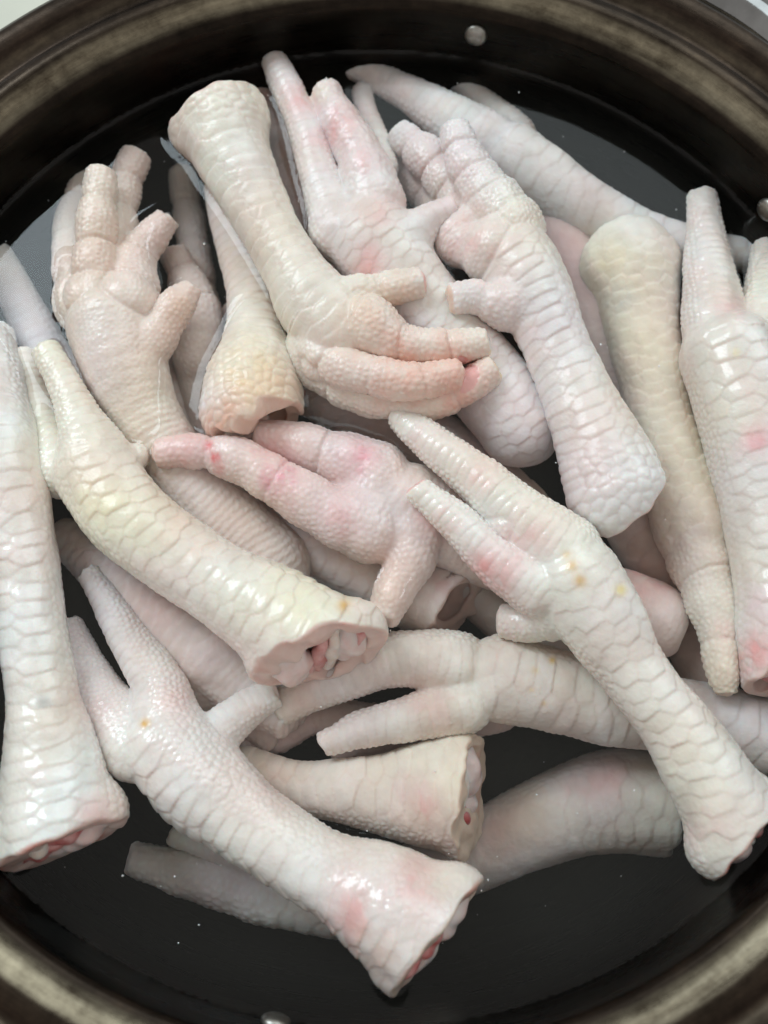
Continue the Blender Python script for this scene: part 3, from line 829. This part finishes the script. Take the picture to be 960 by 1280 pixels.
foot('small reddish toes deep in the gap above the short beige shank',
     [(620, 880, -3.6, 34), (560, 900, -3.5, 28), (510, 918, -3.4, 22)],
     [T((505, 920, -3.3, 20), (450, 932, -3.2, 16), (420, 945, -3.2, 13)), T((480, 905, -3.2, 22), (400, 895, -3.0, 20), (350, 922, -3.0, 17), (308, 926, -3.0, 15))],
     base=(.74, .58, .54), vox=.07)
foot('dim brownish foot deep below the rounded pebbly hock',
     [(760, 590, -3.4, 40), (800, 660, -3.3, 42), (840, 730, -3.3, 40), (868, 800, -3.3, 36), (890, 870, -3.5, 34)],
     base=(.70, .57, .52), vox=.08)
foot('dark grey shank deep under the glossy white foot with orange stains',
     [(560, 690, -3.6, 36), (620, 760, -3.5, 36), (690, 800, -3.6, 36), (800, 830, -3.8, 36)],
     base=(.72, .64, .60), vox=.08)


# ------------------------------------------------------------------ the pot
def lathe(name, prof, mat, seg=256, close=False):
    n = len(prof)
    a = np.linspace(0, 2 * np.pi, seg, endpoint=False)
    V = np.array([[r * np.cos(t), r * np.sin(t), z] for t in a for r, z in prof])
    Q = []
    for i in range(seg):
        j = (i + 1) % seg
        for k_ in range(n - 1 if not close else n):
            l = (k_ + 1) % n
            Q.append((i * n + k_, j * n + k_, j * n + l, i * n + l))
    return np_mesh(name, V * CM, np.array(Q)[:, ::-1], mat)


def pot_material():
    m, nt, b = node_mat('seasoned_steel')
    tc = N(nt, 'ShaderNodeTexCoord')
    sp = N(nt, 'ShaderNodeSeparateXYZ'); nt.links.new(tc.outputs['Object'], sp.inputs[0])
    ang = N(nt, 'ShaderNodeMath', _operation='ARCTAN2')
    nt.links.new(sp.outputs[1], ang.inputs[0]); nt.links.new(sp.outputs[0], ang.inputs[1])
    rad = N(nt, 'ShaderNodeVectorMath', _operation='LENGTH')
    flat = N(nt, 'ShaderNodeVectorMath', _operation='MULTIPLY'); flat.inputs[1].default_value = (1, 1, 0)
    nt.links.new(tc.outputs['Object'], flat.inputs[0]); nt.links.new(flat.outputs[0], rad.inputs[0])
    cmb = N(nt, 'ShaderNodeCombineXYZ')

    def scaled(sock, k):
        q = N(nt, 'ShaderNodeMath', _operation='MULTIPLY'); q.inputs[1].default_value = k
        nt.links.new(sock, q.inputs[0]); return q.outputs[0]
    nt.links.new(scaled(ang.outputs[0], 5.), cmb.inputs[0])
    nt.links.new(scaled(rad.outputs['Value'], 260.), cmb.inputs[1])
    nt.links.new(scaled(sp.outputs[2], 260.), cmb.inputs[2])
    streak = N(nt, 'ShaderNodeTexNoise', Scale=1., Detail=6., Roughness=.65)
    nt.links.new(cmb.outputs[0], streak.inputs['Vector'])
    stain = N(nt, 'ShaderNodeTexNoise', Scale=70., Detail=9., Roughness=.75)
    nt.links.new(tc.outputs['Object'], stain.inputs['Vector'])
    # seasoning: the burnt layer is thick up to the ridge and worn on the rim
    wear = N(nt, 'ShaderNodeMapRange'); wear.inputs[1].default_value = .0165; wear.inputs[2].default_value = .0225
    nt.links.new(sp.outputs[2], wear.inputs[0])
    ad = N(nt, 'ShaderNodeMath', _operation='MULTIPLY_ADD'); ad.inputs[1].default_value = .45
    nt.links.new(streak.outputs[0], ad.inputs[0]); nt.links.new(scaled(stain.outputs[0], .6), ad.inputs[2])
    rim = N(nt, 'ShaderNodeValToRGB')       # burnt brown oil film
    E_ = rim.color_ramp.elements
    E_[0].position = .38; E_[0].color = (.012, .009, .007, 1)
    E_[1].position = .74; E_[1].color = (.075, .049, .031, 1)
    e = E_.new(.56); e.color = (.035, .024, .018, 1)
    nt.links.new(ad.outputs[0], rim.inputs[0])
    bare = N(nt, 'ShaderNodeValToRGB')      # scoured bare metal on the inner lip and the outer bead
    bare.color_ramp.elements[0].position = .36; bare.color_ramp.elements[0].color = (.045, .031, .020, 1)
    bare.color_ramp.elements[1].position = .66; bare.color_ramp.elements[1].color = (.38, .33, .235, 1)
    nt.links.new(ad.outputs[0], bare.inputs[0])
    lip = N(nt, 'ShaderNodeValToRGB')       # over the radius: 16.0 .. 19.0 cm
    L_ = lip.color_ramp.elements
    L_[0].position = .06; L_[0].color = (0, 0, 0, 1)
    L_[1].position = .97; L_[1].color = (.22, .22, .22, 1)
    for p_, v_ in ((.12, .6), (.20, 1.), (.26, .7), (.31, .08), (.50, .0), (.58, .16), (.66, .0), (.88, .04)):
        e = L_.new(p_); e.color = (v_, v_, v_, 1)
    mrl = N(nt, 'ShaderNodeMapRange'); mrl.inputs[1].default_value = .160; mrl.inputs[2].default_value = .190
    nt.links.new(rad.outputs['Value'], mrl.inputs[0])
    nt.links.new(mrl.outputs[0], lip.inputs[0])
    mx0 = N(nt, 'ShaderNodeMix', _data_type='RGBA')
    nt.links.new(lip.outputs[0], mx0.inputs[0]); nt.links.new(rim.outputs[0], mx0.inputs[6]); nt.links.new(bare.outputs[0], mx0.inputs[7])
    dark = N(nt, 'ShaderNodeValToRGB')
    dark.color_ramp.elements[0].position = .35; dark.color_ramp.elements[0].color = (.006, .0055, .005, 1)
    dark.color_ramp.elements[1].position = .75; dark.color_ramp.elements[1].color = (.024, .021, .016, 1)
    nt.links.new(ad.outputs[0], dark.inputs[0])
    mx = N(nt, 'ShaderNodeMix', _data_type='RGBA')
    nt.links.new(wear.outputs[0], mx.inputs[0]); nt.links.new(dark.outputs[0], mx.inputs[6]); nt.links.new(mx0.outputs[2], mx.inputs[7])
    nt.links.new(mx.outputs[2], b.inputs['Base Color'])
    b.inputs['Metallic'].default_value = .95
    b.inputs['Specular IOR Level'].default_value = .25
    rr = N(nt, 'ShaderNodeMapRange'); rr.inputs[3].default_value = .16; rr.inputs[4].default_value = .42
    nt.links.new(streak.outputs[0], rr.inputs[0]); nt.links.new(rr.outputs[0], b.inputs['Roughness'])
    bp = N(nt, 'ShaderNodeBump', Strength=.35, Distance=.0004)
    nt.links.new(ad.outputs[0], bp.inputs['Height']); nt.links.new(bp.outputs[0], b.inputs['Normal'])
    return m


M_POT = pot_material()
M_STEEL = simple_mat('polished_steel', (.42, .41, .38), .38, metal=1., color2=(.22, .20, .17), bump=.3, bscale=300)
M_CHROME = simple_mat('chrome', (.34, .34, .34), .12, metal=1., color2=(.24, .24, .24), bump=.1, bscale=120)

prof = [(0.02, -8.0), (6, -8.0), (12.2, -7.98), (13.6, -7.7), (14.7, -7.0), (15.3, -6.0), (15.6, -4.5), (15.75, -2.5),
        (15.85, 0), (15.95, 1.2), (15.98, 1.75), (16.03, 1.92), (16.18, 2.02), (16.38, 2.08), (16.62, 2.22), (16.80, 2.42), (17.0, 2.50),
        (17.25, 2.50), (17.42, 2.42), (17.55, 2.40), (17.72, 2.48), (17.95, 2.66), (18.3, 2.78), (18.65, 2.80), (18.85, 2.70), (18.92, 2.5), (18.84, 2.32),
        (18.6, 2.24), (18.2, 2.2), (17.6, 1.9), (16.7, 1.3), (16.25, .4), (16.2, -2), (16.05, -5), (15.6, -7), (14.6, -8.0), (13.0, -8.4), (0.02, -8.45)]
pot = link_mesh('cooking_pot', lathe('cooking_pot', prof, M_POT, 320))
tag(pot, 'round dark seasoned steel pot holding the chicken feet in water', 'pot')


def rivet(px, py):
    best = min(((abs(np.hypot(*at(px, py, z)[:2]) - np.interp(z, [0, 1.2, 1.75], [15.85, 15.95, 15.98])), z) for z in np.linspace(.3, 1.7, 60)))
    c = at(px, py, best[1]); d = c[:2] / np.hypot(*c[:2])
    bm = bmesh.new()
    pr = [(0, .20), (.16, .195), (.28, .17), (.37, .12), (.405, .06), (.41, -.05)]
    rings = []
    for r, h_ in pr:
        rings.append([bm.verts.new((r * math.cos(a) * CM, r * math.sin(a) * CM, h_ * CM)) for a in np.linspace(0, 2 * math.pi, 28, endpoint=False)] if r else [bm.verts.new((0, 0, h_ * CM))])
    for k_ in range(len(pr) - 1):
        for i in range(28):
            j = (i + 1) % 28
            if k_ == 0: bm.faces.new((rings[0][0], rings[1][i], rings[1][j]))
            else: bm.faces.new((rings[k_][i], rings[k_ + 1][i], rings[k_ + 1][j], rings[k_][j]))
    me = bpy.data.meshes.new('rivet'); bm.to_mesh(me); bm.free()
    for p in me.polygons: p.use_smooth = True
    me.materials.append(M_STEEL)
    o = link_mesh('rivet', me, pot)
    rr = np.interp(best[1], [0, 1.2, 1.75], [15.85, 15.95, 15.98])
    o.location = Vector((d[0] * rr, d[1] * rr, best[1])) * CM
    o.rotation_euler = Vector((-d[0], -d[1], .05)).to_track_quat('Z', 'Y').to_euler()


for q in ((595, 43), (345, 1274), (960, 262)): rivet(*q)


def handle():
    """curved chrome loop handle riveted outside the rim at the upper right"""
    ang0 = math.radians(55.5)
    chain = []
    for a, out, z in ((-21.5, 17.4, 1.0), (-20.5, 18.6, 1.2), (-15, 19.5, 1.6), (-7, 19.9, 1.8), (0, 19.95, 1.85), (7, 19.9, 1.8), (15, 19.5, 1.6), (20.5, 18.6, 1.2), (21.5, 17.4, 1.0)):
        t = ang0 + math.radians(a)
        chain.append((out * math.cos(t), out * math.sin(t), z, .92))
    return blob_part('handle', pot, np.zeros(3), [chain], M_CHROME, h=.11, noise=.0)


handle()

# ------------------------------------------------------------------ water
RW = 15.93
hw = .11
nx = int(2 * RW / hw) + 1
gx = np.linspace(-RW, RW, nx)
D2 = np.full((nx, nx), 3., np.float32)
for lo, h_, S in FEET:
    X, Y = np.meshgrid((gx - lo[0]) / h_, (gx - lo[1]) / h_, indexing='ij')
    ok = (X >= 0) & (Y >= 0) & (X < S.shape[0] - 1.01) & (Y < S.shape[1] - 1.01)
    x, y = X[ok], Y[ok]
    i, j = x.astype(int), y.astype(int); fx, fy = x - i, y - j
    v = S[i, j] * (1 - fx) * (1 - fy) + S[i + 1, j] * fx * (1 - fy) + S[i, j + 1] * (1 - fx) * fy + S[i + 1, j + 1] * fx * fy
    D2[ok] = np.minimum(D2[ok], v)
GX, GY = np.meshgrid(gx, gx, indexing='ij')
RR = np.hypot(GX, GY)
Zw = .11 * np.exp(-np.maximum(D2, 0) / .11) * np.exp(np.minimum(D2, 0) / .08) + .10 * np.exp(-(15.85 - np.minimum(RR, 15.85)) / .15)
Zw += .006 * SineNoise(4, .9)(np.stack([GX.ravel(), GY.ravel(), GX.ravel() * 0], 1).astype(np.float32)).reshape(GX.shape)
inside = RR < RW
idx = -np.ones((nx, nx), int)
idx[inside] = np.arange(inside.sum())
Vt = np.stack([GX[inside], GY[inside], Zw[inside]], 1)
q = np.stack([idx[:-1, :-1], idx[1:, :-1], idx[1:, 1:], idx[:-1, 1:]], -1).reshape(-1, 4)
q = q[(q >= 0).all(1)]
wm, nt, b = node_mat('pot_water')
nt.nodes.remove(b)
out = nt.nodes['Material Output']
tr = N(nt, 'ShaderNodeBsdfTransparent')
gl = N(nt, 'ShaderNodeBsdfGlossy')
gl.inputs['Roughness'].default_value = .0
# Schlick reflectance, the same from both sides (light goes through unbent here, so no total internal reflection)
geo = N(nt, 'ShaderNodeNewGeometry')
dt = N(nt, 'ShaderNodeVectorMath', _operation='DOT_PRODUCT')
nt.links.new(geo.outputs['Incoming'], dt.inputs[0]); nt.links.new(geo.outputs['Normal'], dt.inputs[1])
ab = N(nt, 'ShaderNodeMath', _operation='ABSOLUTE'); nt.links.new(dt.outputs['Value'], ab.inputs[0])
om = N(nt, 'ShaderNodeMath', _operation='SUBTRACT'); om.inputs[0].default_value = 1.; nt.links.new(ab.outputs[0], om.inputs[1])
pw = N(nt, 'ShaderNodeMath', _operation='POWER'); pw.inputs[1].default_value = 5.; nt.links.new(om.outputs[0], pw.inputs[0])
fr = N(nt, 'ShaderNodeMath', _operation='MULTIPLY_ADD'); fr.inputs[1].default_value = .975; fr.inputs[2].default_value = .0225
nt.links.new(pw.outputs[0], fr.inputs[0])
mxs = N(nt, 'ShaderNodeMixShader')
nt.links.new(fr.outputs[0], mxs.inputs[0]); nt.links.new(tr.outputs[0], mxs.inputs[1]); nt.links.new(gl.outputs[0], mxs.inputs[2])
nt.links.new(mxs.outputs[0], out.inputs['Surface'])
water = link_mesh('water', np_mesh('water', Vt * CM, q, wm))
tag(water, kind='structure')

# the slight cloudiness of the soaking water: a closed body just under the surface
vm, nt, b = node_mat('cloudy_water')
nt.nodes.remove(b)
out = nt.nodes['Material Output']
pv = N(nt, 'ShaderNodeVolumePrincipled')
pv.inputs['Color'].default_value = (.32, .31, .27, 1)
pv.inputs['Density'].default_value = 3.5
nt.links.new(pv.outputs[0], out.inputs['Volume'])
body = link_mesh('water_body', lathe('water_body', [(0.001, -.02), (15.86, -.02), (15.80, -2.5), (15.65, -4.5), (15.35, -6.0), (14.75, -7.05), (13.6, -7.75), (12.2, -8.03), (0.001, -8.05)], vm, 128))
tag(body, kind='stuff')

# ------------------------------------------------------------------ specks and tiny bubbles in the water
def specks():
    r = random.Random(5)
    bm = bmesh.new()
    for i in range(320):
        a = r.uniform(0, 6.283); d = 15.4 * math.sqrt(r.random())
        z = -.03 - r.random() ** 2 * 2.5
        s_ = r.choice([.012, .016, .02, .028, .04])
        mt = Matrix.Translation(Vector((d * math.cos(a), d * math.sin(a), z)) * CM) @ Matrix.Diagonal((s_ * CM, s_ * CM * r.uniform(.5, 1.3), s_ * CM * .6, 1))
        bmesh.ops.create_icosphere(bm, subdivisions=1, radius=1, matrix=mt)
    me = bpy.data.meshes.new('floating_specks'); bm.to_mesh(me); bm.free()
    me.materials.append(M_FLAP)
    tag(link_mesh('floating_specks', me), kind='stuff')


specks()

# ------------------------------------------------------------------ table under the pot
tm = simple_mat('pale_table', (.62, .62, .52), .45, color2=(.50, .50, .42), bscale=12, bump=.05)
bm = bmesh.new()
bmesh.ops.create_cube(bm, size=1)
for v in bm.verts: v.co = (v.co.x * 1.2, v.co.y * 1.0, v.co.z * .03 - .015 - .0846)
me = bpy.data.meshes.new('table_top'); bm.to_mesh(me); bm.free(); me.materials.append(tm)
tag(link_mesh('table_top', me), kind='structure')
